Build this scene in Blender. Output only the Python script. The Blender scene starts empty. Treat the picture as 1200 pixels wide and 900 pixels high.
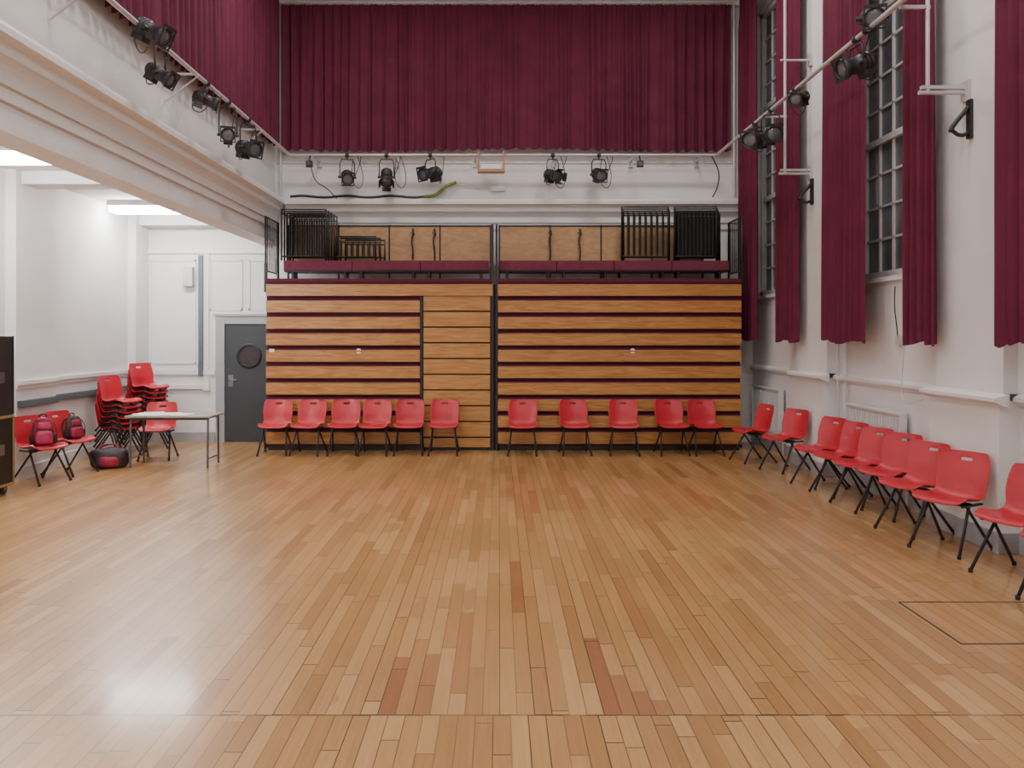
import bpy, math, random
from mathutils import Vector, Matrix
random.seed(7)
scene = bpy.context.scene
COL = scene.collection

# ------------------------------------------------------------ materials
def new_mat(name):
    m = bpy.data.materials.new(name); m.use_nodes = True
    nt = m.node_tree
    b = nt.nodes.get('Principled BSDF')
    return m, nt, b

def simple(name, col, rough=0.5, metal=0.0, var=0.06, scale=8.0, bump=0.0, spec=0.5, coat=0.0):
    m, nt, b = new_mat(name)
    tc = nt.nodes.new('ShaderNodeTexCoord')
    nz = nt.nodes.new('ShaderNodeTexNoise'); nz.inputs['Scale'].default_value = scale
    nz.inputs['Detail'].default_value = 4
    nt.links.new(tc.outputs['Object'], nz.inputs['Vector'])
    rp = nt.nodes.new('ShaderNodeValToRGB')
    c0 = [max(0, c*(1-var)) for c in col]; c1 = [min(1, c*(1+var)) for c in col]
    rp.color_ramp.elements[0].position = 0.3; rp.color_ramp.elements[0].color = (*c0, 1)
    rp.color_ramp.elements[1].position = 0.7; rp.color_ramp.elements[1].color = (*c1, 1)
    nt.links.new(nz.outputs['Fac'], rp.inputs['Fac'])
    nt.links.new(rp.outputs['Color'], b.inputs['Base Color'])
    b.inputs['Roughness'].default_value = rough
    b.inputs['Metallic'].default_value = metal
    b.inputs['Specular IOR Level'].default_value = spec
    b.inputs['Coat Weight'].default_value = coat
    if bump > 0:
        bp = nt.nodes.new('ShaderNodeBump'); bp.inputs['Strength'].default_value = bump
        bp.inputs['Distance'].default_value = 0.01
        nt.links.new(nz.outputs['Fac'], bp.inputs['Height'])
        nt.links.new(bp.outputs['Normal'], b.inputs['Normal'])
    return m

def emis(name, col, strength):
    m, nt, b = new_mat(name)
    b.inputs['Base Color'].default_value = (0.9, 0.9, 0.9, 1)
    b.inputs['Emission Color'].default_value = (*col, 1)
    b.inputs['Emission Strength'].default_value = strength
    return m

def wood(name, c_dark, c_light, stretch=(1.0, 14, 14), rough=0.35, coat=0.3):
    m, nt, b = new_mat(name)
    tc = nt.nodes.new('ShaderNodeTexCoord')
    mp = nt.nodes.new('ShaderNodeMapping'); mp.inputs['Scale'].default_value = stretch
    nt.links.new(tc.outputs['Object'], mp.inputs['Vector'])
    nz = nt.nodes.new('ShaderNodeTexNoise'); nz.inputs['Scale'].default_value = 2.0
    nz.inputs['Detail'].default_value = 6; nz.inputs['Distortion'].default_value = 1.4
    nt.links.new(mp.outputs['Vector'], nz.inputs['Vector'])
    rp = nt.nodes.new('ShaderNodeValToRGB')
    rp.color_ramp.elements[0].position = 0.36; rp.color_ramp.elements[0].color = (*c_dark, 1)
    rp.color_ramp.elements[1].position = 0.62; rp.color_ramp.elements[1].color = (*c_light, 1)
    nt.links.new(nz.outputs['Fac'], rp.inputs['Fac'])
    nt.links.new(rp.outputs['Color'], b.inputs['Base Color'])
    b.inputs['Roughness'].default_value = rough
    b.inputs['Coat Weight'].default_value = coat
    b.inputs['Coat Roughness'].default_value = 0.25
    return m

def floor_mat():
    m, nt, b = new_mat('varnished_strip_floor')
    N = nt.nodes; L = nt.links
    def math_(op, a, c=None, d=None):
        n = N.new('ShaderNodeMath'); n.operation = op
        for i, v in enumerate((a, c, d)):
            if v is None: continue
            if isinstance(v, (int, float)): n.inputs[i].default_value = v
            else: L.new(v, n.inputs[i])
        return n.outputs[0]
    geo = N.new('ShaderNodeNewGeometry')
    sp = N.new('ShaderNodeSeparateXYZ'); L.new(geo.outputs['Position'], sp.inputs[0])
    X, Y = sp.outputs['X'], sp.outputs['Y']
    near = math_('LESS_THAN', Y, 3.72)
    xs = math_('DIVIDE', math_('ADD', X, math_('MULTIPLY', near, 0.031)), 0.082)
    ix = math_('FLOOR', xs); fx = math_('FRACT', xs)
    w1 = N.new('ShaderNodeTexWhiteNoise'); w1.noise_dimensions = '1D'; L.new(ix, w1.inputs['W'])
    ys = math_('ADD', math_('DIVIDE', Y, 1.15), math_('MULTIPLY', w1.outputs['Value'], 17.3))
    iy = math_('FLOOR', ys); fy = math_('FRACT', ys)
    cb = N.new('ShaderNodeCombineXYZ'); L.new(ix, cb.inputs[0]); L.new(iy, cb.inputs[1]); L.new(near, cb.inputs[2])
    w2 = N.new('ShaderNodeTexWhiteNoise'); w2.noise_dimensions = '3D'; L.new(cb.outputs[0], w2.inputs['Vector'])
    rp = N.new('ShaderNodeValToRGB'); cr = rp.color_ramp
    cols = [(0.0, (0.345, 0.172, 0.060)), (0.25, (0.405, 0.212, 0.078)), (0.6, (0.455, 0.250, 0.096)),
            (0.85, (0.51, 0.295, 0.125)), (0.955, (0.455, 0.250, 0.098)), (1.0, (0.31, 0.13, 0.048))]
    cr.elements[0].position = 0; cr.elements[0].color = (*cols[0][1], 1)
    cr.elements[1].position = 1; cr.elements[1].color = (*cols[-1][1], 1)
    for p, c in cols[1:-1]:
        e = cr.elements.new(p); e.color = (*c, 1)
    L.new(w2.outputs['Value'], rp.inputs['Fac'])
    # grain
    cg = N.new('ShaderNodeCombineXYZ')
    L.new(math_('MULTIPLY', X, 55), cg.inputs[0]); L.new(math_('MULTIPLY', Y, 2.2), cg.inputs[1])
    L.new(math_('MULTIPLY', w2.outputs['Value'], 30), cg.inputs[2])
    ng = N.new('ShaderNodeTexNoise'); ng.inputs['Scale'].default_value = 1.0; ng.inputs['Detail'].default_value = 5
    L.new(cg.outputs[0], ng.inputs['Vector'])
    gr = math_('ADD', math_('MULTIPLY', ng.outputs['Fac'], 0.44), 0.78)
    # wear
    nw = N.new('ShaderNodeTexNoise'); nw.inputs['Scale'].default_value = 0.8; nw.inputs['Detail'].default_value = 6
    L.new(geo.outputs['Position'], nw.inputs['Vector'])
    wr = math_('ADD', math_('MULTIPLY', nw.outputs['Fac'], 0.4), 0.80)
    mul = math_('MULTIPLY', gr, wr)
    # gaps
    e1 = math_('LESS_THAN', fx, 0.06); e2 = math_('LESS_THAN', fy, 0.007)
    ln = math_('LESS_THAN', math_('ABSOLUTE', math_('SUBTRACT', Y, 3.72)), 0.007)
    gp = math_('MAXIMUM', math_('MAXIMUM', e1, e2), ln)
    gdark = math_('SUBTRACT', 1.0, math_('MULTIPLY', gp, math_('ADD', 0.35, math_('MULTIPLY', w1.outputs['Value'], 0.55))))
    mul = math_('MULTIPLY', mul, gdark)
    # reddish replacement boards, each board of its own length and tone
    w3 = N.new('ShaderNodeTexWhiteNoise'); w3.noise_dimensions = '1D'; L.new(math_('ADD', ix, 91.7), w3.inputs['W'])
    def boxmask(x0, x1, y0, y1, var):
        a = math_('MULTIPLY', math_('GREATER_THAN', X, x0), math_('LESS_THAN', X, x1))
        c = math_('MULTIPLY', math_('GREATER_THAN', Y, y0), math_('LESS_THAN', Y, math_('ADD', math_('MULTIPLY', w3.outputs['Value'], var), y1)))
        return math_('MULTIPLY', math_('MULTIPLY', a, c), math_('ADD', math_('MULTIPLY', w1.outputs['Value'], 0.6), 0.25))
    red = math_('MAXIMUM', boxmask(-0.574, -0.492, 3.73, 4.3, 0.2), boxmask(-0.41, -0.328, 3.73, 4.15, 0.4))
    red = math_('MAXIMUM', red, boxmask(0.492, 0.574, 3.73, 4.3, 0.4))
    red = math_('MAXIMUM', red, boxmask(0.574, 0.82, 3.73, 3.85, 0.7))
    nr = N.new('ShaderNodeTexNoise'); nr.inputs['Scale'].default_value = 0.7
    L.new(geo.outputs['Position'], nr.inputs['Vector'])
    soft = math_('MULTIPLY', math_('GREATER_THAN', nr.outputs['Fac'], 0.56), math_('GREATER_THAN', w2.outputs['Value'], 0.78))
    red = math_('MAXIMUM', red, math_('MULTIPLY', soft, 0.3))
    mx = N.new('ShaderNodeMix'); mx.data_type = 'RGBA'
    L.new(red, mx.inputs['Factor']); L.new(rp.outputs['Color'], mx.inputs[6]); mx.inputs[7].default_value = (0.25, 0.080, 0.030, 1)
    hs = N.new('ShaderNodeVectorMath'); hs.operation = 'SCALE'
    L.new(mx.outputs[2], hs.inputs[0]); L.new(mul, hs.inputs['Scale'])
    L.new(hs.outputs[0], b.inputs['Base Color'])
    rr = math_('ADD', math_('MULTIPLY', ng.outputs['Fac'], 0.14), 0.27)
    L.new(rr, b.inputs['Roughness'])
    b.inputs['Coat Weight'].default_value = 0.5; b.inputs['Coat Roughness'].default_value = 0.14
    bp = N.new('ShaderNodeBump'); bp.inputs['Strength'].default_value = 0.10; bp.inputs['Distance'].default_value = 0.003
    L.new(math_('SUBTRACT', ng.outputs['Fac'], gp), bp.inputs['Height']); L.new(bp.outputs['Normal'], b.inputs['Normal'])
    return m

M_floor = floor_mat()
M_wall = simple('white_painted_plaster', (0.76, 0.755, 0.765), 0.6, var=0.035, scale=1.5, bump=0.05)
M_trim = simple('white_gloss_trim', (0.77, 0.765, 0.775), 0.4, var=0.02)
M_skirt = simple('grey_skirting_paint', (0.36, 0.36, 0.38), 0.4, var=0.05)
M_ceil = simple('ceiling_paint', (0.80, 0.80, 0.81), 0.7, var=0.02)
M_curt = simple('maroon_curtain_fabric', (0.128, 0.018, 0.048), 0.85, var=0.14, scale=3, spec=0.3)
M_curs = simple('maroon_side_curtain_fabric', (0.122, 0.013, 0.040), 0.85, var=0.14, scale=3, spec=0.3)
M_red = simple('red_polypropylene', (0.47, 0.018, 0.034), 0.36, var=0.05, scale=5)
M_blk = simple('black_painted_steel', (0.018, 0.018, 0.02), 0.4, var=0.2)
M_lamp = simple('black_lantern_casing', (0.03, 0.03, 0.035), 0.45, var=0.3, scale=15)
M_lens = simple('lantern_glass', (0.12, 0.13, 0.15), 0.08, var=0.2, spec=1.0)
M_pipe = simple('white_grey_pipe', (0.60, 0.60, 0.62), 0.35, metal=0.2, var=0.05)
M_bench = simple('maroon_bench_fabric', (0.15, 0.020, 0.05), 0.8, var=0.15, scale=20)
M_dark = simple('dark_gap_shade', (0.02, 0.014, 0.018), 0.8, var=0.2)  # near-black colour stands in for shadow in the seating gaps
M_carp = simple('maroon_carpet', (0.10, 0.014, 0.036), 0.95, var=0.25, scale=60)
M_pine = wood('varnished_pine', (0.345, 0.145, 0.036), (0.50, 0.250, 0.078))
M_pine2 = wood('varnished_pine_pale', (0.37, 0.165, 0.043), (0.50, 0.255, 0.085))
M_ply = wood('plywood_back_panel', (0.38, 0.22, 0.11), (0.47, 0.29, 0.15), stretch=(2, 2, 6), rough=0.6, coat=0)
M_door = simple('slate_blue_door_paint', (0.040, 0.047, 0.056), 0.45, var=0.05)
M_doorf = simple('grey_door_frame_paint', (0.34, 0.35, 0.37), 0.45, var=0.03)
M_glassd = simple('night_window_glass', (0.17, 0.18, 0.20), 0.15, var=0.4, scale=1.2, spec=0.8)
M_winf = simple('white_window_frame', (0.74, 0.74, 0.76), 0.4, var=0.03)
M_tabl = simple('grey_laminate', (0.30, 0.28, 0.26), 0.35, var=0.05)
M_steel = simple('grey_steel', (0.30, 0.30, 0.31), 0.35, metal=0.8, var=0.05)
M_leg = simple('dark_grey_leg_steel', (0.09, 0.09, 0.095), 0.35, var=0.05)
M_paper = simple('white_paper', (0.85, 0.85, 0.83), 0.7, var=0.03)
M_gold = simple('brass_edge_trim', (0.45, 0.34, 0.16), 0.4, metal=0.7, var=0.05)
M_bagr = simple('crimson_bag_nylon', (0.26, 0.010, 0.04), 0.6, var=0.3, scale=12, bump=0.4)
M_bagp = simple('magenta_bag_nylon', (0.36, 0.02, 0.085), 0.6, var=0.25, scale=12, bump=0.3)
M_bagk = simple('dark_bag_nylon', (0.035, 0.02, 0.03), 0.6, var=0.4, scale=12, bump=0.4)
M_trunk = simple('blue_grey_trunking', (0.10, 0.125, 0.155), 0.5, var=0.05)
M_rad = simple('radiator_enamel', (0.66, 0.66, 0.67), 0.35, var=0.02)
M_tape = simple('dark_inlay_strip', (0.03, 0.022, 0.018), 0.6, var=0.1)
M_green = simple('green_yellow_cable', (0.18, 0.26, 0.03), 0.5, var=0.3, scale=30)
M_tube = emis('fluorescent_diffuser', (1.0, 0.985, 0.955), 56)

# ------------------------------------------------------------ mesh builder
class MB:
    def __init__(s): s.v = []; s.f = []; s.m = []; s.sm = []; s.mats = []
    def mi(s, mat):
        if mat not in s.mats: s.mats.append(mat)
        return s.mats.index(mat)
    def add(s, vs, fs, mat, smooth=False, M=None):
        o = len(s.v); k = s.mi(mat)
        for p in vs:
            p = Vector(p)
            if M is not None: p = M @ p
            s.v.append(p[:])
        for f in fs:
            s.f.append([o+i for i in f]); s.m.append(k); s.sm.append(smooth)
    def box(s, x0, x1, y0, y1, z0, z1, mat, M=None):
        x0, x1 = min(x0, x1), max(x0, x1); y0, y1 = min(y0, y1), max(y0, y1); z0, z1 = min(z0, z1), max(z0, z1)
        vs = [(x0,y0,z0),(x1,y0,z0),(x1,y1,z0),(x0,y1,z0),(x0,y0,z1),(x1,y0,z1),(x1,y1,z1),(x0,y1,z1)]
        fs = [(0,3,2,1),(4,5,6,7),(0,1,5,4),(1,2,6,5),(2,3,7,6),(3,0,4,7)]
        s.add(vs, fs, mat, False, M)
    def lathe(s, o, axis, prof, mat, seg=18, M=None, cap=True):
        a = Vector(axis).normalized(); u = a.orthogonal().normalized(); w = a.cross(u); o = Vector(o)
        vs = []; fs = []
        for t, r in prof:
            for i in range(seg):
                an = 2*math.pi*i/seg
                vs.append(o + a*t + (u*math.cos(an)+w*math.sin(an))*r)
        for j in range(len(prof)-1):
            for i in range(seg):
                k = (i+1) % seg
                fs.append((j*seg+i, j*seg+k, (j+1)*seg+k, (j+1)*seg+i))
        s.add(vs, fs, mat, True, M)
        if cap:
            s.add(vs[:seg], [tuple(reversed(range(seg)))], mat, False, M)
            s.add(vs[-seg:], [tuple(range(seg))], mat, False, M)
    def cyl(s, p1, p2, r, mat, seg=12, M=None):
        p1 = Vector(p1); p2 = Vector(p2)
        s.lathe(p1, p2-p1, [(0, r), ((p2-p1).length, r)], mat, seg, M)
    def tube(s, pts, r, mat, seg=8, M=None, closed=False, smooth_path=0):
        P = [Vector(p) for p in pts]
        for _ in range(smooth_path):
            Q = [P[0]]
            for i in range(len(P)-1):
                Q.append(P[i]*0.75+P[i+1]*0.25); Q.append(P[i]*0.25+P[i+1]*0.75)
            Q.append(P[-1]); P = Q
        n = len(P); vs = []; fs = []
        ref = None
        for i in range(n):
            d = (P[min(i+1, n-1)]-P[max(i-1, 0)])
            if d.length < 1e-9: d = Vector((0, 0, 1))
            d.normalize()
            if ref is None: ref = d.orthogonal().normalized()
            u = (ref - d*ref.dot(d))
            if u.length < 1e-6: u = d.orthogonal()
            u.normalize(); ref = u; w = d.cross(u)
            for k in range(seg):
                an = 2*math.pi*k/seg
                vs.append(P[i] + (u*math.cos(an)+w*math.sin(an))*r)
        for i in range(n-1):
            for k in range(seg):
                q = (k+1) % seg
                fs.append((i*seg+k, i*seg+q, (i+1)*seg+q, (i+1)*seg+k))
        fs.append(tuple(reversed(range(seg)))); fs.append(tuple(range((n-1)*seg, n*seg)))
        s.add(vs, fs, mat, True, M)
    def prism(s, A, B, mat, M=None):
        n = len(A)
        fs = [(i, (i+1) % n, n+(i+1) % n, n+i) for i in range(n)]
        fs.append(tuple(reversed(range(n)))); fs.append(tuple(range(n, 2*n)))
        s.add(list(A)+list(B), fs, mat, False, M)
    def build(s, name, bevel=0.0, loc=None, parent=None, recalc=True):
        me = bpy.data.meshes.new(name)
        me.from_pydata(s.v, [], s.f)
        for m in s.mats: me.materials.append(m)
        for i, p in enumerate(me.polygons):
            p.material_index = s.m[i]; p.use_smooth = s.sm[i]
        if recalc:
            import bmesh
            bm = bmesh.new(); bm.from_mesh(me); bmesh.ops.recalc_face_normals(bm, faces=bm.faces); bm.to_mesh(me); bm.free()
        ob = bpy.data.objects.new(name, me); COL.objects.link(ob)
        if bevel > 0:
            b = ob.modifiers.new('bevel', 'BEVEL'); b.width = bevel; b.segments = 2; b.limit_method = 'ANGLE'
        return ob

def inst(name, me, loc, rz=0.0, sc=1.0):
    ob = bpy.data.objects.new(name, me); COL.objects.link(ob)
    ob.location = loc; ob.rotation_euler = (0, 0, math.radians(rz)); ob.scale = (sc, sc, sc)
    return ob

# room dims
XR = 4.25; XL = -6.0; YB = 13.3; YF = -2.0; ZC = 7.62; XBAL = -3.75; ZB = 3.32; ZA = 3.80
YW = YB-0.001

# ------------------------------------------------------------ shell
b = MB(); b.box(XL-0.2, XR+0.35, YF-0.2, YB+0.2, -0.12, 0, M_floor); b.build('floor')
b = MB(); b.box(XBAL-0.3, XR+0.35, YF-0.2, YB+0.2, ZC, ZC+0.15, M_ceil); b.build('ceiling')
b = MB(); b.box(XL-0.2, XBAL-0.3, YF, YB, ZA, ZA+0.15, M_ceil)
b.box(XL, XBAL-0.3, YB-0.35, YB, ZA-0.22, ZA, M_ceil)
b.box(XL, XBAL-0.3, 9.75, 10.1, ZA-0.16, ZA, M_ceil)
b.build('ceiling_alcove')
b = MB(); b.box(XL-0.2, XR+0.35, YB, YB+0.2, 0, ZC, M_wall); b.build('wall_back')
b = MB(); b.box(XL-0.2, XR+0.35, YF-0.2, YF, 0, ZC, M_wall); b.build('wall_front')
b = MB(); b.box(XL-0.2, XL, YF, YB, 0, ZA, M_wall)
for y0, y1 in ((12.82, 13.3), (9.64, 10.5), (5.9, 6.76), (2.2, 3.06)):
    b.box(XL, XL+0.13, y0, y1, 0, ZA, M_wall)
b.build('wall_left')
b = MB(); b.box(XBAL-0.3, XBAL, YF, YB, ZB, ZC, M_wall); b.build('wall_balcony_left')

# right wall with window openings
wins = [(11.7, 13.1), (8.1, 9.5), (4.6, 6.0), (1.1, 2.5)]
ZS, ZT = 2.42, 7.05
b = MB()
b.box(XR, XR+0.35, YF, YB, 0, ZS, M_wall)
b.box(XR, XR+0.35, YF, YB, ZT, ZC, M_wall)
ys = [YB] + [v for w in wins for v in (w[1], w[0])] + [YF]
for i in range(0, len(ys), 2):
    b.box(XR, XR+0.35, ys[i+1], ys[i], ZS, ZT, M_wall)
for yc in (10.5, 7.0, 3.5, 0.0):
    b.box(XR-0.12, XR, yc-0.5, yc+0.5, 1.3, ZC, M_wall)
    b.box(XR-0.17, XR, yc-0.53, yc+0.53, 0, 1.24, M_wall)
b.build('wall_right')
# windows
for i, (y0, y1) in enumerate(wins):
    b = MB(); xg = XR+0.11
    b.box(xg+0.02, xg+0.03, y0, y1, ZS, ZT, M_glassd)
    b.box(xg-0.05, xg+0.05, y0, y0+0.07, ZS, ZT, M_winf); b.box(xg-0.05, xg+0.05, y1-0.10, y1, ZS, ZT, M_winf)
    b.box(xg-0.05, xg+0.05, y0, y1, ZS, ZS+0.08, M_winf); b.box(xg-0.05, xg+0.05, y0, y1, ZT-0.08, ZT, M_winf)
    n = 4; pw = (y1-y0-0.17)/n
    for k in range(1, n):
        y = y0+0.07+pw*k; b.box(xg-0.005, xg+0.02, y-0.014, y+0.014, ZS+.08, ZT-.08, M_winf)
    nz = 12; ph = (ZT-ZS-0.16)/nz
    for k in range(1, nz):
        z = ZS+0.08+ph*k; t = 0.035 if k in (4, 8) else 0.013
        b.box(xg-0.005-(0.03 if t > 0.02 else 0), xg+0.02, y0+.07, y1-.07, z-t, z+t, M_winf)
    b.box(XR-0.05, XR+0.06, y0-0.04, y1+0.04, ZS-0.05, ZS, M_trim)
    b.build('window_%d' % (i+1))

# dado rail right, skirting
b = MB()
pil = [(yc-0.53, yc+0.53) for yc in (10.5, 7.0, 3.5, 0.0)]
def dado(b, x, y0, y1, z, d):
    b.prism([(x, y0, z-0.05), (x-d*0.5, y0, z-0.03), (x-d, y0, z), (x-d, y0, z+0.03), (x, y0, z+0.06)],
            [(x, y1, z-0.05), (x-d*0.5, y1, z-0.03), (x-d, y1, z), (x-d, y1, z+0.03), (x, y1, z+0.06)], M_trim)
last = YB
for a, c in pil:
    dado(b, XR, c, last, 1.24, 0.06); dado(b, XR-0.12, a-0.05, c+0.05, 1.24, 0.12); last = a
dado(b, XR, YF, last, 1.24, 0.06)
b.build('trim_dado_right')
b = MB(); last = YB
for a, c in pil:
    b.box(XR-0.025, XR, c, last, 0, 0.17, M_skirt); b.box(XR-0.195, XR-0.17, a-.02, c+.02, 0, 0.17, M_skirt)
    b.box(XR-0.17, XR, a-.02, a, 0, .17, M_skirt); b.box(XR-0.17, XR, c, c+.02, 0, .17, M_skirt); last = a
b.box(XR-0.025, XR, YF, last, 0, 0.17, M_skirt)
b.build('baseboard_right', bevel=0.004)
# left trims
def segL(fn):
    last = YB
    for y0, y1 in ((12.82, 13.3), (9.64, 10.5), (5.9, 6.76), (2.2, 3.06)):
        if y1 < last: fn(XL, y1, last)
        fn(XL+0.13, y0, y1); last = y0
    fn(XL, YF, last)
b = MB()
segL(lambda x, a, c: b.box(x, x+0.045, a, c, 1.17, 1.23, M_trim))
segL(lambda x, a, c: b.box(x, x+0.02, a, c, 1.12, 1.17, M_trim))
b.build('trim_dado_left', bevel=0.006)
b = MB(); segL(lambda x, a, c: b.box(x, x+0.02, a, c, 0, 0.16, M_trim)); b.build('baseboard_left')
b = MB(); segL(lambda x, a, c: b.box(x+0.001, x+0.05, a+0.02, c-0.02, 0.90, 0.98, M_trunk if c > 9.7 else M_trim))
b.build('cable_trunking', bevel=0.005)
# back alcove wall trims
b = MB()
b.box(XL+0.13, -4.76, YB-0.03, YB, 1.12, 1.20, M_trim)
b.box(XL+0.13, -3.70, YB-0.03, YB, 3.15, 3.22, M_trim)
for x0, x1, z0, z1 in ((-5.85, -5.08, 1.3, 3.05), (-4.85, -4.3, 2.2, 3.05), (-4.2, -3.75, 2.2, 3.05)):
    b.box(x0, x1, YB-0.012, YB, z0, z0+0.03, M_trim); b.box(x0, x1, YB-0.012, YB, z1-0.03, z1, M_trim)
    b.box(x0, x0+0.03, YB-0.012, YB, z0, z1, M_trim); b.box(x1-0.03, x1, YB-0.012, YB, z0, z1, M_trim)
b.box(-4.95, -4.86, YB-0.02, YB, 0.9, 3.15, M_trim)
b.build('trim_back_panelling')
b = MB(); b.box(XL+0.13, -4.76, YB-0.022, YB, 0, 0.16, M_skirt); b.build('baseboard_back')
b = MB(); b.box(-5.03, -4.95, YB-0.05, YW, 1.1, 3.12, M_trunk); b.box(-5.75, -4.95, YB-0.045, YW, 0.88, 0.96, M_trim)
b.box(-4.95, -4.84, YB-0.05, YB-0.031, 0.85, 1.0, M_trim); b.build('cable_conduit_riser', bevel=0.006)
b = MB(); b.box(-5.27, -5.10, YB-0.12, YW, 2.6, 2.92, M_rad); b.box(-5.255, -5.115, YB-0.125, YB-0.12, 2.62, 2.9, M_pipe)
b.build('wall_speaker', bevel=0.01)

# cornices
def profile(d_to_pt):
    pr = [(0, 3.55), (0.03, 3.55), (0.03, 3.66), (0.055, 3.66), (0.055, 3.75), (0.075, 3.79), (0.11, 3.83), (0.13, 3.84), (0.13, 3.89),
          (0.15, 3.92), (0.19, 3.945), (0.21, 3.95), (0.21, 4.0), (0.2, 4.03), (0, 4.05)]
    return [d_to_pt(d, z) for d, z in pr]
b = MB(); b.prism(profile(lambda d, z: (XBAL+0.2, YB-d, z)), profile(lambda d, z: (XR-0.0, YB-d, z)), M_trim); b.build('trim_cornice_back')
b = MB(); b.prism(profile(lambda d, z: (XBAL+d, YF, z)), profile(lambda d, z: (XBAL+d, YB, z)), M_trim)
b.box(XBAL, XBAL+0.02, YF, YB, ZB, ZB+0.08, M_trim); b.build('trim_cornice_left')
b = MB()
b.box(XBAL, XR, YB-0.09, YB, 7.28, 7.36, M_trim); b.box(XBAL, XR, YB-0.14, YB, 7.36, 7.43, M_trim)
b.build('trim_ceiling_back')
b = MB(); b.box(XBAL, XR, YB-0.02, YB, 4.66, 4.70, M_trim)
for x in (-2.3, -0.75, 0.8, 2.35):
    b.box(x-0.02, x+0.02, YB-0.012, YB, 4.05, 4.66, M_trim)
b.build('trim_picture_rail')

# ------------------------------------------------------------ door
b = MB()
b.box(-4.58, -3.68, YB-0.045, YW, 0.01, 1.97, M_door)
b.box(-4.73, -4.58, YB-0.07, YW, 0, 2.10, M_doorf); b.box(-3.68, -3.55, YB-0.07, YW, 0, 2.10, M_doorf)
b.box(-4.58, -3.68, YB-0.07, YW, 1.97, 2.10, M_doorf)
b.box(-4.765, -3.52, YB-0.085, YW, 2.10, 2.14, M_doorf)
b.lathe((-4.18, YB-0.045, 1.44), (0, -1, 0), [(0, 0.21), (0.02, 0.21), (0.025, 0.19), (0.025, 0.165), (0.005, 0.165)], M_blk, 32, cap=False)
b.lathe((-4.18, YB-0.05, 1.44), (0, -1, 0), [(0, 0.168), (0.004, 0.168)], M_bagk, 32)
b.box(-4.52, -4.44, YB-0.055, YB-0.045, 0.92, 1.12, M_steel)
b.tube([(-4.48, YB-0.05, 1.04), (-4.48, YB-0.1, 1.04), (-4.37, YB-0.1, 1.04)], 0.009, M_steel)
b.build('door_1', bevel=0.004)

# ------------------------------------------------------------ curtains
def curtain(name, p0, p1, z0, z1, folds, amp, seed=0, mat=None):
    mat = mat or M_curt
    rnd = random.Random(seed)
    p0 = Vector((*p0, 0)); p1 = Vector((*p1, 0)); d = p1-p0; Ln = d.length; d.normalize()
    nrm = Vector((d.y, -d.x, 0))
    nc = folds*12; nr = 22
    ph = [rnd.uniform(0, 6.28) for _ in range(6)]
    fa = [rnd.uniform(0.35, 1.25) for _ in range(folds+2)]
    vs = []; fs = []
    for j in range(nr+1):
        t = j/nr; z = z1+(z0-z1)*t
        for i in range(nc+1):
            s = i/nc
            w = s*folds + 0.28*math.sin(s*folds*0.9+ph[0]) + 0.2*math.sin(s*folds*0.41+ph[1]) + 0.10*t*math.sin(s*folds*1.7+ph[4])
            k = int(s*folds)
            fr = s*folds-k
            A = fa[k]*(1-fr)+fa[k+1]*fr
            a = amp*(0.55+0.45*t)*A
            off = a*math.sin(2*math.pi*w) + 0.3*a*math.sin(4*math.pi*w+ph[2]+t*1.3) + 0.15*amp*math.sin(6.3*w*1.37+ph[4]) + 0.12*amp*math.sin(t*5+s*13+ph[3])
            if t < 0.06: off = amp*0.5*math.sin(2*math.pi*w*1.0)*(0.4+t*8) + 0.012*math.sin(2*math.pi*w*3)
            q = p0 + d*(s*Ln + 0.3*a*math.cos(4*math.pi*w)*0.4) + nrm*off
            zz = z + (0.015*math.sin(2*math.pi*w+1.0)+0.02*math.sin(s*9+ph[5]) if j == nr else 0)
            vs.append((q.x, q.y, zz))
    for j in range(nr):
        for i in range(nc):
            a = j*(nc+1)+i
            fs.append((a, a+1, a+nc+2, a+nc+1))
    b = MB(); b.add(vs, fs, mat, True)
    return b.build(name, recalc=False)
curtain('curtain', (-3.60, YB-0.2), (3.83, YB-0.2), 4.84, 7.24, 44, 0.042, 1)
curtain('curtain', (XBAL+0.14, 1.5), (XBAL+0.14, YB-0.32), 4.84, 7.24, 66, 0.045, 2)
XC = XR-0.25
curtain('curtain', (XC-0.03, 12.25), (XC-0.03, 13.08), 1.71, 7.3, 5, 0.055, 3, M_curs)
curtain('curtain', (XC, 10.62), (XC, 11.45), 1.71, 7.3, 5, 0.05, 4, M_curs)
curtain('curtain', (XC, 8.66), (XC, 9.82), 1.71, 7.3, 7, 0.042, 5, M_curs)
curtain('curtain', (XC, 7.27), (XC, 7.90), 1.71, 7.3, 4, 0.042, 6, M_curs)
curtain('curtain', (XC, 5.40), (XC, 6.42), 1.71, 7.3, 6, 0.042, 7, M_curs)
curtain('curtain', (XC, 3.6), (XC, 4.5), 1.71, 7.3, 6, 0.055, 8, M_curs)
b = MB()
b.cyl((-3.62, YB-0.2, 7.27), (3.86, YB-0.2, 7.27), 0.018, M_pipe)
for k in range(8): b.cyl((-3.4+k, YB-0.2, 7.27), (-3.4+k, YB-0.1, 7.30), 0.01, M_pipe)
b.cyl((-3.63, YB-0.12, 4.1), (-3.63, YB-0.12, 7.3), 0.022, M_pipe); b.cyl((3.9, YB-0.12, 4.1), (3.9, YB-0.12, 7.3), 0.022, M_pipe)
b.build('curtain_rail')
b = MB(); b.cyl((XBAL+0.14, 1.4, 7.27), (XBAL+0.14, YB-0.3, 7.27), 0.018, M_pipe)
for k in range(9): b.cyl((XBAL+0.14, 2+k*1.3, 7.27), (XBAL, 2+k*1.3, 7.27), 0.01, M_pipe)
b.build('curtain_rail')
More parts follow.
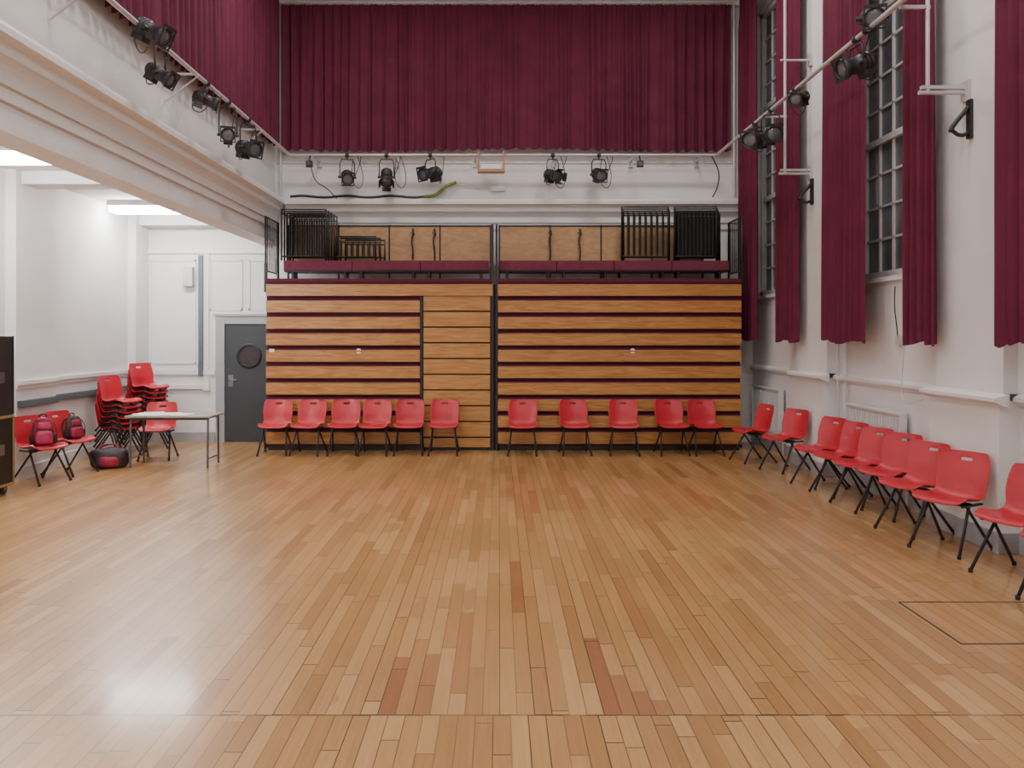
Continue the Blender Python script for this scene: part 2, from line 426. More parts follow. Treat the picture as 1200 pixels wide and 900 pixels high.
b = MB(); b.cyl((XC, 3.0, 7.33), (XC, YB-0.1, 7.33), 0.018, M_pipe)
for k in range(3): b.cyl((XC, 3.5+k*3.5, 7.33), (XR-.12, 3.5+k*3.5, 7.33), 0.01, M_pipe)
b.build('curtain_rail')

# ------------------------------------------------------------ retractable seating
b = MB(); YU = 12.25
def rows(x0, x1, start, n, mat, z_top=2.57, h=0.180, per=0.254, y=YU):
    for i in range(start, n):
        zt = z_top-per*i
        b.box(x0, x1, y, y+0.03, zt-h, zt, mat)
        b.box(x0+0.01, x1-0.01, y+0.02, y+0.10, zt, zt+0.028, M_carp)
        b.box(x0+0.01, x1-0.01, y+0.05, y+0.10, zt-h-0.035, zt-h, M_carp)
for x0, x1 in ((-3.6, -0.12), (-0.02, 3.74)):
    b.box(x0+0.01, x1-0.01, YU+0.10, 13.05, 0.06, 2.57, M_dark)  # solid core, painted dark as the shade behind the boards
    b.box(x0, x1, YU+0.015, 13.05, 2.598, 2.66, M_carp)
    b.box(x0, x1, YU+0.0, YU+0.02, 2.60, 2.655, M_carp)
    b.box(x0+0.02, x1-0.02, YU+0.06, YU+0.1, 0.0, 0.1, M_blk)
rows(-3.6, -0.10, 0, 1, M_pine); rows(-3.6, -1.225, 1, 10, M_pine); rows(-0.02, 3.74, 0, 10, M_pine)
for i in range(10):   # folding step block
    zt = 2.385-0.2435*i
    z0 = zt-0.222
    if z0 < 0.02: z0 = 0.05
    if zt > 0.1: b.box(-1.17, -0.14, YU+0.02, YU+0.06, z0, zt, M_pine2)
b.box(-1.222, -1.178, YU+0.01, YU+0.1, 0.02, 2.38, M_blk)
b.box(-0.128, -0.085, YU+0.01, YU+0.1, 0.0, 3.50, M_blk)
b.box(-0.058, -0.025, YU+0.01, YU+0.1, 0.0, 3.50, M_blk)
b.box(-0.1, -0.03, YU+0.06, YU+0.1, 0.0, 2.57, M_dark)
for x in (-3.62, 3.75):
    b.box(x-0.015, x+0.015, YU+0.05, 13.05, 0.03, 0.12, M_blk)
    for y in (12.4, 12.7, 13.0): b.box(x-0.015, x+0.015, y, y+0.05, 0.05, 2.6, M_blk)
for x in (-2.17, 2.06):
    b.lathe((x, YU-0.001, 1.54), (0, -1, 0), [(0, 0.04), (0.002, 0.04)], M_paper, 16)
    b.box(x-0.05, x+0.05, YU-0.005, YU-0.003, 1.525, 1.545, M_red)
b.box(-3.55, -3.47, YU-0.004, YU, 1.52, 1.57, M_paper)
def bench(xa, xb):
    n = max(1, round((xb-xa)/0.95)); w = (xb-xa)/n
    for i in range(n):
        x0 = xa+w*i+0.005; x1 = xa+w*(i+1)-0.005
        b.box(x0, x1, 12.42, 12.80, 2.80, 2.95, M_bench)
        b.box(x0+0.1, x0+0.14, 12.5, 12.75, 2.66, 2.80, M_blk); b.box(x1-0.14, x1-0.1, 12.5, 12.75, 2.66, 2.80, M_blk)
        b.box(x0, x1, 12.45, 12.8, 2.775, 2.80, M_blk)
bench(-3.38, -0.16); bench(0.0, 3.6)
def ply(xa, xb, n):
    w = (xb-xa)/n
    for i in range(n):
        b.box(xa+w*i+0.012, xa+w*(i+1)-0.012, 12.86, 12.885, 2.95, 3.54, M_ply)
    for i in range(n+1): b.box(xa+w*i-0.012, xa+w*i+0.012, 12.85, 12.9, 2.66, 3.57, M_blk)
    b.box(xa, xb, 12.85, 12.9, 3.54, 3.565, M_blk)
ply(-3.42, -0.14, 4); ply(0.0, 3.3, 4)
for x, zz in ((-1.4, 3.0), (-1.05, 2.8), (0.82, 3.0), (1.3, 2.95)):
    b.tube([(x, 12.83, 3.50), (x+0.02, 12.80, 3.45), (x-0.02, 12.80, 3.3), (x+0.01, 12.8, 3.15), (x, 12.82, zz)], 0.014, M_blk, 6, smooth_path=2)
    b.tube([(x-.03, 12.82, 3.42), (x, 12.8, 3.48), (x+.03, 12.82, 3.42), (x, 12.8, 3.36)], 0.008, M_blk, 6)
unit = b.build('retractable_bleacher_seating', bevel=0.006)

def guard(name, x0, x1, z0, z1, ys, sp=0.09, dx=0.03, lean=0.0):
    b = MB()
    for k, y in enumerate(ys):
        o = dx*k; oz = -0.02*k
        b.tube([(x0+o, y, z0), (x0+o, y+lean, z1+oz), (x1+o, y+lean, z1+oz), (x1+o, y, z0)], 0.016, M_blk, 6)
        b.cyl((x0+o, y, z0+0.07), (x1+o, y, z0+0.07), 0.012, M_blk, 6)
        b.cyl((x0+o, y+lean*.9, z1+oz-0.07), (x1+o, y+lean*.9, z1+oz-0.07), 0.010, M_blk, 6)
        n = int((x1-x0)/sp)
        for i in range(1, n):
            x = x0+o+(x1-x0)*i/n
            b.cyl((x, y, z0+0.07), (x, y+lean, z1+oz-0.07), 0.009, M_blk, 6)
    return b.build(name)
guard('folded_guard_rail', -3.42, -2.72, 2.952, 3.76, (12.47, 12.53, 12.59, 12.65, 12.71), 0.075, 0.03)
guard('folded_guard_rail', -2.58, -1.95, 2.952, 3.34, (12.55, 12.62, 12.69), 0.085, 0.06)
guard('folded_guard_rail', 1.93, 2.66, 2.952, 3.80, (12.50, 12.57, 12.64), 0.085, 0.025)
guard('folded_guard_rail', 2.76, 3.42, 2.952, 3.80, (12.50, 12.56, 12.62, 12.68, 12.74), 0.06, 0.03)
def side_guard(name, x):
    b = MB()
    b.tube([(x, 12.30, 2.55), (x, 12.30, 3.62), (x, 13.0, 3.62), (x, 13.0, 2.66)], 0.018, M_blk, 8)
    b.cyl((x, 12.3, 2.78), (x, 13.0, 2.78), 0.013, M_blk, 6)
    for i in range(1, 7): b.cyl((x, 12.3+0.1*i, 2.78), (x, 12.3+0.1*i, 3.62), 0.009, M_blk, 6)
    b.box(x-0.02, x+0.02, 12.28, 12.34, 2.45, 2.9, M_blk)
    b.build(name)
side_guard('end_guard_rail', -3.62); side_guard('end_guard_rail', 3.76)

# ------------------------------------------------------------ chair
def catmull(P, n):
    out = []
    m = len(P)-1
    for k in range(n+1):
        t = k/n*m; i = min(int(t), m-1); f = t-i
        p0 = P[max(i-1, 0)]; p1 = P[i]; p2 = P[i+1]; p3 = P[min(i+2, m)]
        out.append(tuple(0.5*((2*p1[j])+(-p0[j]+p2[j])*f+(2*p0[j]-5*p1[j]+4*p2[j]-p3[j])*f*f+(-p0[j]+3*p1[j]-3*p2[j]+p3[j])*f**3) for j in range(len(p1))))
    return out
def chair_mesh():
    P = [(-0.205, 0.405, 0.385), (-0.195, 0.43, 0.43), (-0.13, 0.438, 0.45), (-0.04, 0.424, 0.45), (0.05, 0.412, 0.445), (0.125, 0.415, 0.435), (0.172, 0.45, 0.42),
         (0.192, 0.51, 0.425), (0.208, 0.59, 0.445), (0.228, 0.67, 0.445), (0.25, 0.745, 0.425), (0.262, 0.785, 0.395), (0.266, 0.80, 0.35)]
    nv = 36; nu = 18
    R = catmull(P, nv)
    vs = []; fs = []
    for j, (y, z, w) in enumerate(R):
        tb = min(1, max(0, (z-0.42)/0.15)) if y > 0.1 else 0
        for i in range(nu+1):
            u = -1+2*i/nu
            x = u*w/2
            rise = 0.035*abs(u)**3*(1-tb)*(1 if y > -0.15 else 0.5)
            fwd = 0.045*u*u*tb + 0.03*abs(u)**3*(1-tb)*(1 if y > 0.1 else 0)
            vs.append((x, y-fwd, z+rise))
    slot = min(range(nv), key=lambda j: abs((R[j][1]+R[j+1][1])/2-0.742) if R[j][0] > 0.15 else 9)
    for j in range(nv):
        for i in range(nu):
            xc = -1+2*(i+0.5)/nu
            if j == slot and abs(xc) < 0.25: continue
            a = j*(nu+1)+i
            fs.append((a, a+1, a+nu+2, a+nu+1))
    b = MB(); b.add(vs, fs, M_red, True)
    ob = b.build('tmp_shell', recalc=False)
    m = ob.modifiers.new('s', 'SOLIDIFY'); m.thickness = 0.011; m.offset = 0
    m2 = ob.modifiers.new('ss', 'SUBSURF'); m2.levels = 1; m2.render_levels = 1
    dg = bpy.context.evaluated_depsgraph_get(); dg.update()
    me = bpy.data.meshes.new_from_object(ob.evaluated_get(dg))
    bpy.data.objects.remove(ob)
    b = MB()
    b.add([v.co[:] for v in me.vertices], [tuple(p.vertices) for p in me.polygons], M_red, True)
    for sx in (-1, 1):
        b.tube([(sx*0.21, -0.235, 0.012), (sx*0.165, -0.02, 0.385), (sx*0.16, 0.005, 0.402), (sx*0.10, 0.01, 0.402)], 0.0125, M_blk, 8)
        b.tube([(sx*0.21, 0.245, 0.012), (sx*0.165, -0.05, 0.385), (sx*0.16, -0.075, 0.405), (sx*0.10, -0.08, 0.405)], 0.0125, M_blk, 8)
        for y in (-0.235, 0.245): b.cyl((sx*0.21, y, 0), (sx*0.21, y, 0.03), 0.016, M_blk, 8)
        b.box(sx*0.185-0.012, sx*0.185+0.012, -0.15, 0.13, 0.392, 0.408, M_blk)
    b.cyl((-0.17, 0.01, 0.400), (0.17, 0.01, 0.400), 0.0115, M_blk, 8)
    b.cyl((-0.17, -0.08, 0.400), (0.17, -0.08, 0.400), 0.0115, M_blk, 8)
    o = b.build('stacking_chair', recalc=False)
    return o
proto = chair_mesh(); CH = proto.data
bpy.data.objects.remove(proto)
for x, jr in ((-3.36, 3), (-2.86, -4), (-2.33, 2), (-1.86, -2), (-1.35, 2), (-0.83, 0), (0.35, -3), (1.14, 3), (1.87, -5), (2.59, 2), (3.09, 4)):
    inst('stacking_chair', CH, (x, 11.93+random.uniform(-.03, .02), 0), jr)
for x, y, r in ((3.58, 11.22, -78), (3.76, 10.45, -66), (3.80, 9.42, -72), (3.82, 8.90, -76), (3.82, 8.34, -68), (3.86, 7.84, -62),
                (3.76, 7.20, -70), (3.75, 6.60, -60), (3.84, 5.86, -68), (3.80, 5.28, -60)):
    inst('stacking_chair', CH, (x, y, 0), r)
inst('stacking_chair', CH, (-5.55, 9.62, 0), 68)
inst('stacking_chair', CH, (-5.52, 10.22, 0), 75)
inst('stacking_chair', CH, (-4.92, 11.45, 0), 8)
def stack(name, loc, rz, n):
    b = MB()
    vs = [v.co.copy() for v in CH.vertices]
    for c in range(n):
        M = Matrix.Translation((random.uniform(-.008, .008), -0.012*c, 0.078*c)) @ Matrix.Rotation(random.uniform(-.03, .03), 4, 'Z')
        for mi_, mat in enumerate((M_red, M_blk)):
            fs = [tuple(p.vertices) for p in CH.polygons if p.material_index == mi_]
            used = sorted({i for f in fs for i in f}); mp = {i: q for q, i in enumerate(used)}
            b.add([vs[i] for i in used], [tuple(mp[i] for i in f) for f in fs], mat, True, M)
    o = b.build(name, recalc=False); o.location = loc; o.rotation_euler = (0, 0, math.radians(rz))
stack('stacked_chairs', (-5.60, 11.65, 0), 72, 6)
stack('stacked_chairs', (-5.52, 12.40, 0), 66, 8)

# ------------------------------------------------------------ table with papers
b = MB()
tx0, tx1, ty0, ty1 = -5.02, -3.86, 10.62, 11.13
b.box(tx0, tx1, ty0, ty1, 0.675, 0.70, M_tabl)
b.box(tx0+0.05, tx1-0.05, ty0+0.05, ty0+0.07, 0.64, 0.675, M_leg); b.box(tx0+0.05, tx1-0.05, ty1-0.07, ty1-0.05, 0.64, 0.675, M_leg)
for x in (tx0+0.06, tx1-0.06):
    b.tube([(x, ty0+0.05, 0), (x, ty0+0.06, 0.66), (x, ty1-0.06, 0.66), (x, ty1-0.05, 0)], 0.015, M_leg, 8)
    b.cyl((x, ty0+0.05, 0.12), (x, ty1-0.05, 0.12), 0.01, M_leg, 8)
for x, y, a in ((-4.85, 10.8, 10), (-4.66, 10.78, -12), (-4.5, 10.9, 5), (-4.72, 10.95, 30), (-4.3, 10.78, -5), (-4.88, 10.95, -20)):
    M = Matrix.Translation((x, y, 0.701)) @ Matrix.Rotation(math.radians(a), 4, 'Z')
    b.box(-0.105, 0.105, -0.148, 0.148, 0, random.uniform(0.003, 0.012), M_paper, M)
b.build('folding_table', bevel=0.003)

# ------------------------------------------------------------ bags
def blob(b, c, r, mat, M=None, seed=0, p=2.6, nu=32, nv=20, amp=0.06, taper=0.0):
    rn = random.Random(seed); ph = [rn.uniform(0, 6.28) for _ in range(6)]
    vs = []; fs = []
    for j in range(nv+1):
        th = math.pi*j/nv
        for i in range(nu):
            a = 2*math.pi*i/nu
            d = Vector((math.sin(th)*math.cos(a), math.sin(th)*math.sin(a), math.cos(th)))
            k = (abs(d.x)**p+abs(d.y)**p+abs(d.z)**p)**(-1/p)
            k *= 1+amp*math.sin(3*a+ph[0]+th*2)+amp*0.7*math.sin(5*th+ph[1]+a*2)+amp*0.4*math.sin(9*a+ph[2]-4*th)*math.sin(th)
            z = d.z*k*r[2]
            if z < -r[2]*0.92: z = -r[2]*0.92
            tp = 1-taper*(z/r[2]+1)/2
            vs.append((c[0]+d.x*k*r[0]*tp, c[1]+d.y*k*r[1]*tp, c[2]+z))
    for j in range(nv):
        for i in range(nu):
            q = (i+1) % nu
            fs.append((j*nu+i, j*nu+q, (j+1)*nu+q, (j+1)*nu+i))
    b.add(vs, fs, mat, True, M)
def bag(name, loc, rz, s, m1, m2, m3, tilt=0):
    b = MB()
    blob(b, (0, 0, 0.21), (0.155, 0.10, 0.22), m1, seed=3, p=3.2, amp=0.03, taper=0.22)
    blob(b, (0, -0.095, 0.13), (0.115, 0.045, 0.10), m2, seed=5, p=3.4, amp=0.03)
    blob(b, (0, -0.075, 0.30), (0.085, 0.035, 0.055), m2, seed=6, p=3.2, amp=0.03)
    for sx in (-1, 1): blob(b, (sx*0.15, 0, 0.11), (0.03, 0.07, 0.08), m3, seed=7, p=3, amp=0.04)
    b.tube([(-0.05, 0.03, 0.41), (-0.04, 0.03, 0.48), (0.04, 0.03, 0.48), (0.05, 0.03, 0.41)], 0.010, m3, 8, smooth_path=2)
    for sx in (-1, 1):
        b.tube([(sx*0.06, 0.07, 0.40), (sx*0.10, 0.15, 0.34), (sx*0.12, 0.17, 0.18), (sx*0.1, 0.09, 0.05)], 0.014, m3, 8, smooth_path=2)
        b.tube([(sx*0.13, -0.03, 0.36), (sx*0.16, -0.09, 0.24), (sx*0.15, -0.09, 0.10)], 0.007, m3, 6, smooth_path=2)
    b.tube([(-0.13, -0.07, 0.20), (-0.10, -0.10, 0.245), (0.10, -0.10, 0.245), (0.13, -0.07, 0.20)], 0.005, M_blk, 6, smooth_path=2)
    b.tube([(-0.10, -0.05, 0.37), (-0.05, -0.08, 0.405), (0.05, -0.08, 0.405), (0.10, -0.05, 0.37)], 0.005, M_blk, 6, smooth_path=2)
    o = b.build(name, recalc=False)
    o.location = loc; o.rotation_euler = (math.radians(tilt), 0, math.radians(rz)); o.scale = (s, s, s)
bag('backpack', (-5.50, 9.58, 0.437), 35, 0.82, M_bagr, M_bagp, M_blk, tilt=-6)
bag('backpack', (-5.46, 10.20, 0.437), 60, 0.72, M_bagk, M_bagr, M_blk, tilt=-6)
b = MB()
blob(b, (0, 0, 0.13), (0.24, 0.14, 0.14), M_bagk, seed=9, amp=0.04, p=3)
blob(b, (0.02, -0.12, 0.10), (0.12, 0.045, 0.07), M_bagr, seed=11, p=3, amp=0.04)
b.tube([(-0.12, -0.05, 0.24), (-0.1, -0.03, 0.32), (0.1, 0.0, 0.32), (0.12, -0.05, 0.24)], 0.010, M_bagr, 8, smooth_path=2)
b.tube([(-0.12, 0.05, 0.24), (-0.08, 0.06, 0.30), (0.1, 0.06, 0.31), (0.12, 0.05, 0.24)], 0.010, M_bagr, 8, smooth_path=2)
b.tube([(-0.2, 0, 0.22), (0, 0.0, 0.268), (0.2, 0, 0.22)], 0.006, M_blk, 6, smooth_path=2)
o = b.build('duffel_bag', recalc=False); o.location = (-5.24, 10.66, 0.002); o.rotation_euler = (0, 0, 0.3)

# ------------------------------------------------------------ flight case
b = MB(); fx0, fx1, fy0, fy1 = -5.92, -5.50, 8.50, 8.98
b.box(fx0, fx1, fy0, fy1, 0.11, 0.88, M_blk); b.box(fx0, fx1, fy0, fy1, 0.885, 1.77, M_blk)
for x in (fx0, fx1):
    for y in (fy0, fy1):
        b.box(x-0.012, x+0.012, y-0.012, y+0.012, 0.10, 0.87, M_gold); b.box(x-0.008, x+0.008, y-0.008, y+0.008, 0.89, 1.775, M_blk)
for z in (0.11, 0.87):
    b.box(fx0, fx1, fy0-0.01, fy0, z-0.015, z+0.015, M_gold); b.box(fx1, fx1+0.01, fy0, fy1, z-0.015, z+0.015, M_gold)
b.box(fx0+0.14, fx0+0.28, fy0-0.012, fy0, 0.45, 0.57, M_steel); b.box(fx1, fx1+0.012, 8.67, 8.81, 0.45, 0.57, M_steel)
b.box(fx1, fx1+0.012, 8.67, 8.81, 1.25, 1.37, M_leg)
for x in (fx0+0.07, fx1-0.07):
    for y in (fy0+0.07, fy1-0.07):
        b.cyl((x-0.018, y, 0.05), (x+0.018, y, 0.05), 0.05, M_blk, 16); b.box(x-0.03, x+0.03, y-0.03, y+0.03, 0.085, 0.11, M_steel)
        b.box(x-0.028, x-0.022, y-0.02, y+0.02, 0.04, 0.09, M_steel); b.box(x+0.022, x+0.028, y-0.02, y+0.02, 0.04, 0.09, M_steel)
b.build('flight_case', bevel=0.004)

# ------------------------------------------------------------ radiators & pipes
def radiator(y0, y1):
    b = MB(); x1 = XR-0.04; x0 = x1-0.08
    b.box(x0+0.03, x1-0.02, y0, y1, 0.27, 0.95, M_rad)
    n = int((y1-y0)/0.06)
    for i in range(n):
        y = y0+0.02+i*(y1-y0-0.03)/n
        b.box(x0+0.012, x0+0.031, y, y+0.035, 0.31, 0.91, M_rad)
    b.box(x0, x1, y0, y1, 0.95, 0.975, M_rad)
    b.box(x0, x1, y0-0.01, y0, 0.27, 0.975, M_rad); b.box(x0, x1, y1, y1+0.01, 0.27, 0.975, M_rad)
    b.tube([(x0+0.05, y0-0.01, 0.3), (x0+0.05, y0-0.06, 0.3), (x0+0.05, y0-0.06, 0.0)], 0.011, M_pipe)
    b.cyl((x0+0.05, y0-0.06, 0.26), (x0+0.05, y0-0.06, 0.35), 0.022, M_paper)
    for y in (y0+0.2, y1-0.2): b.box(x1-0.02, XR-0.001, y, y+0.03, 0.4, 0.8, M_rad)
    b.build('radiator', bevel=0.004)
radiator(11.75, 12.95); radiator(8.2, 9.45); radiator(4.7, 5.9)
b = MB()
b.cyl((XR-0.045, 9.85, 0.18), (XR-0.045, 9.85, 2.2), 0.018, M_pipe); b.cyl((XR-0.04, 9.62, 0.18), (XR-0.04, 9.62, 2.2), 0.012, M_pipe)
b.box(XR-0.06, XR-0.001, 9.55, 9.9, 2.2, 2.3, M_pipe)
b.build('wall_pipes')
b = MB()
b.tube([(XR-0.06, 8.4, 2.3), (XR-0.06, 8.42, 2.1), (XR-0.07, 8.35, 1.9), (XR-0.03, 8.4, 1.75)], 0.006, M_blk, 6, smooth_path=2)
b.box(XR-0.04, XR-0.001, 8.36, 8.44, 1.68, 1.78, M_pipe)
b.tube([(XR-0.07, 8.1, 2.4), (XR-0.12, 8.05, 1.9), (XR-0.12, 8.15, 1.3), (XR-0.14, 8.1, 1.05), (XR-0.02, 7.9, 1.15)], 0.005, M_pipe, 6, smooth_path=2)
b.build('curtain_pull_cord')

# ------------------------------------------------------------ lighting bars
ZR = 4.71
b = MB(); b.cyl((-3.40, 12.9, ZR), (3.53, 12.9, ZR), 0.024, M_pipe)
for x in (-3.0, -1.7, -0.4, 0.9, 2.2, 3.3):
    b.box(x-0.015, x+0.015, 12.9, YW, ZR-0.035, ZR-0.020, M_pipe); b.box(x-0.04, x+0.04, YB-0.03, YW, ZR-0.12, ZR+0.04, M_pipe)
b.build('lighting_bar')
b = MB(); b.cyl((-3.40, -1.5, ZR), (-3.40, 12.84, ZR), 0.024, M_pipe)
for y in (1.5, 4.0, 6.6, 8.9, 11.3):
    b.cyl((-3.40, y, ZR), (XBAL+.001, y, ZR), 0.015, M_pipe); b.cyl((-3.36, y, ZR-.01), (XBAL+.012, y, ZR-0.3), 0.011, M_pipe)
b.build('lighting_bar')
b = MB(); b.cyl((3.53, -1.5, ZR), (3.53, 12.84, ZR), 0.024, M_pipe)
XP = XR-0.121
for y in (10.5, 7.0, 3.5):
    b.cyl((3.78, y, 3.92), (3.78, y, 7.60), 0.018, M_pipe)
    b.box(3.53, 3.80, y-0.012, y+0.012, ZR-0.05, ZR-0.02, M_pipe)
    b.cyl((3.70, y, 3.92), (XP, y, 3.92), 0.018, M_pipe)
    b.box(3.72, XP, y-0.02, y+0.02, 3.95, 3.98, M_pipe)
    b.box(XP-0.03, XP, y-0.06, y+0.06, 3.84, 4.02, M_pipe)
    b.box(XP-0.03, XP, y-0.09, y-0.03, 3.50, 3.84, M_blk)
    b.tube([(XP-0.02, y-0.06, 3.78), (XP-0.16, y-0.06, 3.62), (XP-0.18, y-0.06, 3.56)], 0.022, M_blk, 8, smooth_path=1)
    b.tube([(XP-0.18, y-0.06, 3.58), (XP-0.10, y-0.06, 3.52), (XP-0.02, y-0.06, 3.55)], 0.018, M_blk, 8, smooth_path=1)
    b.cyl((3.72, y, 5.42), (XP, y, 5.42), 0.015, M_pipe); b.box(XP-0.03, XP, y-0.05, y+0.05, 5.34, 5.5, M_pipe)
b.build('lighting_bar')

def lantern(rail, drop, aim, s=1.0, barn=False, off=(0, 0)):
    b = MB(); R = Vector(rail); P = R + Vector((off[0], off[1], -drop))
    a = Vector(aim).normalized(); side = a.cross(Vector((0, 0, 1))).normalized(); up = side.cross(a)
    hz = 1 if drop > 0 else -1
    sidebar = abs(rail[0]) > 3.39
    b.lathe(R-Vector((0, 0.03, 0)) if sidebar else R-Vector((0.03, 0, 0)), (0, 1, 0) if sidebar else (1, 0, 0), [(0, 0.036), (0.06, 0.036)], M_lamp, 12)
    top = R + Vector((off[0]*0.6, off[1]*0.6, -hz*0.07))
    b.cyl(R, top, 0.012, M_lamp, 8)
    W = 0.135*s
    b.tube([P+side*W, P+side*W+(top-P)*0.75, top+side*W*0.75, top, top-side*W*0.75, P-side*W+(top-P)*0.75, P-side*W], 0.011*s, M_lamp, 6)
    for q in (-1, 1): b.cyl(P+side*q*(W-0.03*s), P+side*q*(W+0.03*s), 0.025*s, M_lamp, 10)
    prof = [(-0.22, 0.02), (-0.22, 0.06), (-0.20, 0.085), (-0.17, 0.095), (-0.16, 0.11), (-0.145, 0.11), (-0.14, 0.095), (-0.12, 0.095), (-0.115, 0.11), (-0.10, 0.11),
            (-0.095, 0.095), (-0.07, 0.095), (-0.065, 0.11), (-0.05, 0.11), (-0.045, 0.092), (0.06, 0.088), (0.11, 0.098), (0.12, 0.112), (0.19, 0.112), (0.19, 0.098), (0.165, 0.096)]
    b.lathe(P, a, [(t*s, r*s) for t, r in prof], M_lamp, 20)
    b.lathe(P, a, [(0.160*s, 0.096*s), (0.170*s, 0.08*s), (0.176*s, 0.04*s), (0.178*s, 0.005)], M_lens, 20)
    Mx = Matrix((( *side, 0), (*a, 0), (*up, 0), (0, 0, 0, 1))).transposed(); Mx.translation = P
    b.box(-0.07*s, 0.07*s, -0.17*s, -0.03*s, -0.15*s, -0.07*s, M_lamp, Mx)
    if barn:
        for k in range(4):
            Rm = Mx @ Matrix.Rotation(k*math.pi/2, 4, 'Y') @ Matrix.Translation((0, 0.19*s, 0.105*s)) @ Matrix.Rotation(math.radians(22), 4, 'X')
            b.box(-0.08*s, 0.08*s, 0, 0.09*s, -0.002, 0.002, M_lamp, Rm)
    else:
        b.box(-0.115*s, 0.115*s, 0.192*s, 0.198*s, 0.10*s, 0.135*s, M_lamp, Mx)
        for (u0, u1, w0, w1) in ((-0.115, 0.115, -0.118, -0.10), (-0.115, -0.10, -0.118, 0.118), (0.10, 0.115, -0.118, 0.118)):
            b.box(u0*s, u1*s, 0.185*s, 0.2*s, w0*s, w1*s, M_lamp, Mx)
    k0 = P-a*0.2*s-up*0.08*s
    k1 = R+(Vector((0, 0.22, 0.0)) if sidebar else Vector((0.22, 0, 0)))
    mid = (k0+k1)/2 - Vector((0, 0, 0.22))
    b.tube([k0, k0-Vector((0, 0, 0.12)), mid, k1-Vector((0, 0, 0.1)), k1], 0.006, M_lamp, 6, smooth_path=2)
    b.build('theatre_lantern')
for x, dr, aim, s, bn in ((-2.47, 0.36, (0.25, -1, -0.45), 0.88, False), (-1.83, 0.36, (0.1, -0.8, -0.7), 0.88, True), (-1.12, 0.30, (-0.9, -0.9, -0.3), 0.95, False),
                           (0.87, 0.33, (0.6, -1, -0.3), 0.85, True), (1.62, 0.32, (0.15, -1, -0.35), 0.88, False)):
    lantern((x, 12.9, ZR), dr, aim, s, bn)
lantern((-3.40, 7.50, ZR), 0.06, (0.9, -0.15, -0.45), 0.85, False, off=(0.12, 0))
lantern((-3.40, 7.92, ZR), 0.33, (0.85, -0.1, -0.5), 0.72, False, off=(0.02, 0))
lantern((-3.40, 9.22, ZR), 0.20, (0.9, 0.4, -0.3), 0.72, False)
lantern((-3.40, 9.95, ZR), 0.42, (0.3, -0.9, -0.2), 0.78, False)
lantern((-3.40, 10.75, ZR), 0.40, (0.8, -0.6, -0.25), 0.95, False)
lantern((3.53, 10.95, ZR), 0.22, (-0.7, -0.7, -0.25), 1.0, False)
lantern((3.53, 10.3, ZR), 0.32, (-0.1, -1, -0.2), 0.92, False)
lantern((3.53, 9.46, ZR), 0.10, (-0.6, -0.6, -0.3), 0.72, False, off=(0.05, 0))
lantern((3.53, 7.85, ZR), 0.26, (-0.95, -0.1, -0.3), 0.92, False)
lantern((3.53, 7.62, ZR), -0.12, (-0.3, -1, -0.4), 0.88, False, off=(0.05, 0))

# bar box, sensors, cables
b = MB(); Y = 12.86; xc = -0.13
b.box(xc-0.22, xc+0.22, Y-0.05, Y+0.1, 4.42, 4.46, M_ply); b.box(xc-0.22, xc-0.19, Y-0.05, Y+0.1, 4.46, 4.76, M_ply); b.box(xc+0.19, xc+0.22, Y-0.05, Y+0.1, 4.46, 4.76, M_ply)
b.box(xc-0.19, xc+0.19, Y-0.01, Y+0.1, 4.46, 4.56, M_pipe); b.box(xc-0.16, xc+0.16, Y-0.03, Y-0.01, 4.47, 4.54, M_paper)
b.build('bar_mounted_box', bevel=0.003)
for x in (-3.07, 2.28):
    b = MB(); b.box(x-0.05, x+0.05, 12.8, 12.87, 4.5, 4.60, M_lamp); b.cyl((x, 12.84, 4.6), (x, 12.9, 4.72), 0.012, M_lamp, 8); b.box(x-.03, x+.03, 12.79, 12.8, 4.52, 4.58, M_lens); b.build('bar_sensor_box')
b = MB()
pts = [(-3.45+0.2*i, YB-0.20, 4.07+0.018*math.sin(i*1.7)) for i in range(12)]
b.tube(pts, 0.02, M_lamp, 8, smooth_path=1)
b.tube([(p[0], p[1]+0.06, p[2]+0.02) for p in pts], 0.012, M_pipe, 6, smooth_path=1)
b.tube([pts[-1], (-1.05, YB-0.2, 4.08), (-0.9, YB-0.12, 4.25), (-0.72, YB-0.08, 4.33)], 0.028, M_green, 8, smooth_path=2)
b.tube([(-0.72, YB-0.08, 4.33), (-0.5, YB-0.05, 4.30), (-0.2, YB-0.03, 4.24), (-0.05, YB-0.03, 4.25)], 0.010, M_pipe, 6, smooth_path=2)
b.box(-0.15, 0.1, YB-0.05, YW, 4.19, 4.28, M_pipe)
b.build('stage_cable_run')
b = MB()
b.tube([(-3.05, 12.86, 4.5), (-3.02, 13.0, 4.3), (-2.85, 13.15, 4.22), (-2.7, 13.2, 4.05)], 0.008, M_lamp, 6, smooth_path=2)
b.tube([(3.45, 12.9, 4.7), (3.6, 12.95, 4.45), (3.58, 13.0, 4.2), (3.52, 13.1, 4.06)], 0.01, M_lamp, 6, smooth_path=2)
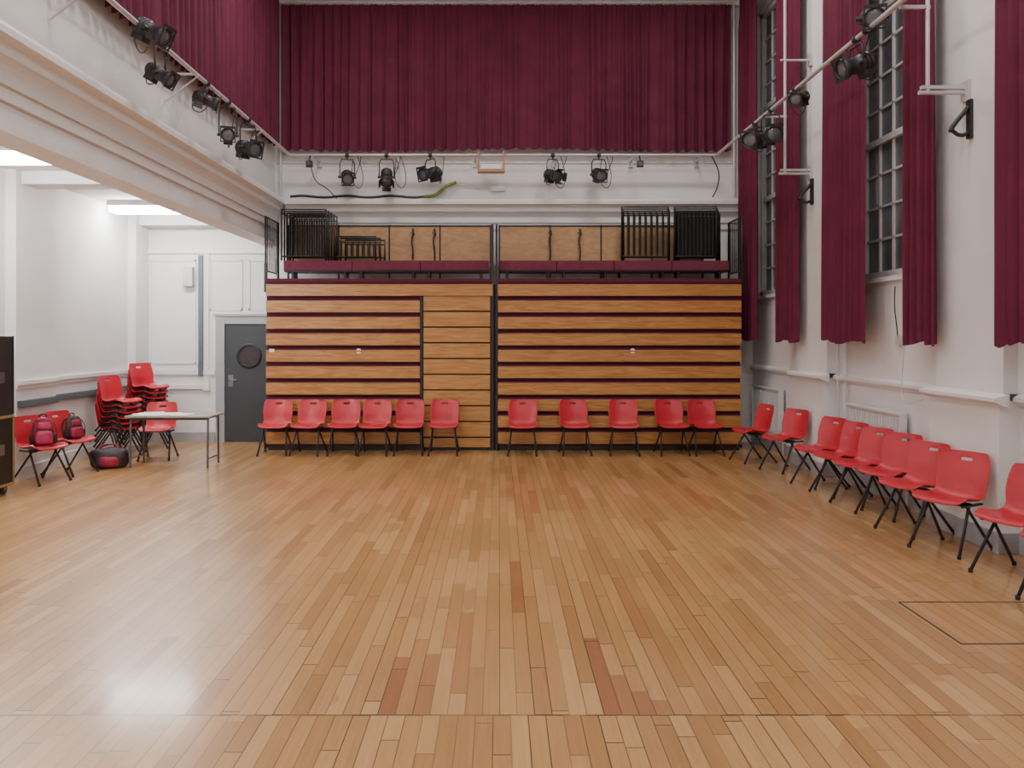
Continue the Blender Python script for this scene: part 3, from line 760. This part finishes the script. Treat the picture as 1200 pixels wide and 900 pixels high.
for x in (-2.3, -1.6, 1.0, 1.75):
    b.tube([(x, 12.9, 4.69), (x+0.1, 12.95, 4.35), (x+0.02, 13.0, 4.15), (x-0.12, 12.98, 4.3), (x-0.08, 12.92, 4.66)], 0.006, M_lamp, 6, smooth_path=2)
b.build('hanging_cable')

# floor trap
b = MB(); t = 0.012
x0, x1, y0, y1 = 2.66, 3.52, 4.57, 5.30
b.box(x0, x1, y0, y0+t, 0, 0.0015, M_tape); b.box(x0, x1, y1-t, y1, 0, 0.0015, M_tape)
b.box(x0, x0+t, y0, y1, 0, 0.0015, M_tape); b.box(x1-t, x1, y0, y1, 0, 0.0015, M_tape)
b.build('floor_hatch')

# ------------------------------------------------------------ luminaires
for y in (12.0, 8.49, 4.98, 1.47):
    b = MB()
    b.box(-5.86, -4.66, y-0.16, y+0.16, 3.72, ZA-0.001, M_rad)
    for dy in (-0.08, 0.08):
        b.box(-5.84, -4.68, y+dy-0.06, y+dy+0.06, 3.63, 3.72, M_tube)
    b.build('fluorescent_ceiling_light', bevel=0.004)
for x in (-1.9, 2.3):
    for y in (10.2, 6.4, 2.6, -0.6):
        b = MB(); b.box(x-0.62, x+0.62, y-0.32, y+0.32, ZC-0.08, ZC-0.001, M_rad); b.build('ceiling_light_fitting', bevel=0.005)
        l = bpy.data.lights.new('hall_light', 'AREA'); l.shape = 'RECTANGLE'; l.size = 1.2; l.size_y = 0.6; l.energy = 86; l.color = (1.0, 0.965, 0.925)
        o = bpy.data.objects.new('hall_light', l); COL.objects.link(o); o.location = (x, y, ZC-0.10)

w = bpy.data.worlds.new('World'); scene.world = w; w.use_nodes = True
w.node_tree.nodes['Background'].inputs[0].default_value = (0.02, 0.025, 0.04, 1)

# ------------------------------------------------------------ camera
cd = bpy.data.cameras.new('camera'); cd.sensor_width = 36; cd.sensor_fit = 'HORIZONTAL'; cd.lens = 27.9
cd.shift_x = 15/1200; cd.shift_y = -57/1200
cam = bpy.data.objects.new('camera', cd); COL.objects.link(cam)
cam.location = (0, 0, 1.78); cam.rotation_euler = (math.radians(90), 0, 0)
scene.camera = cam
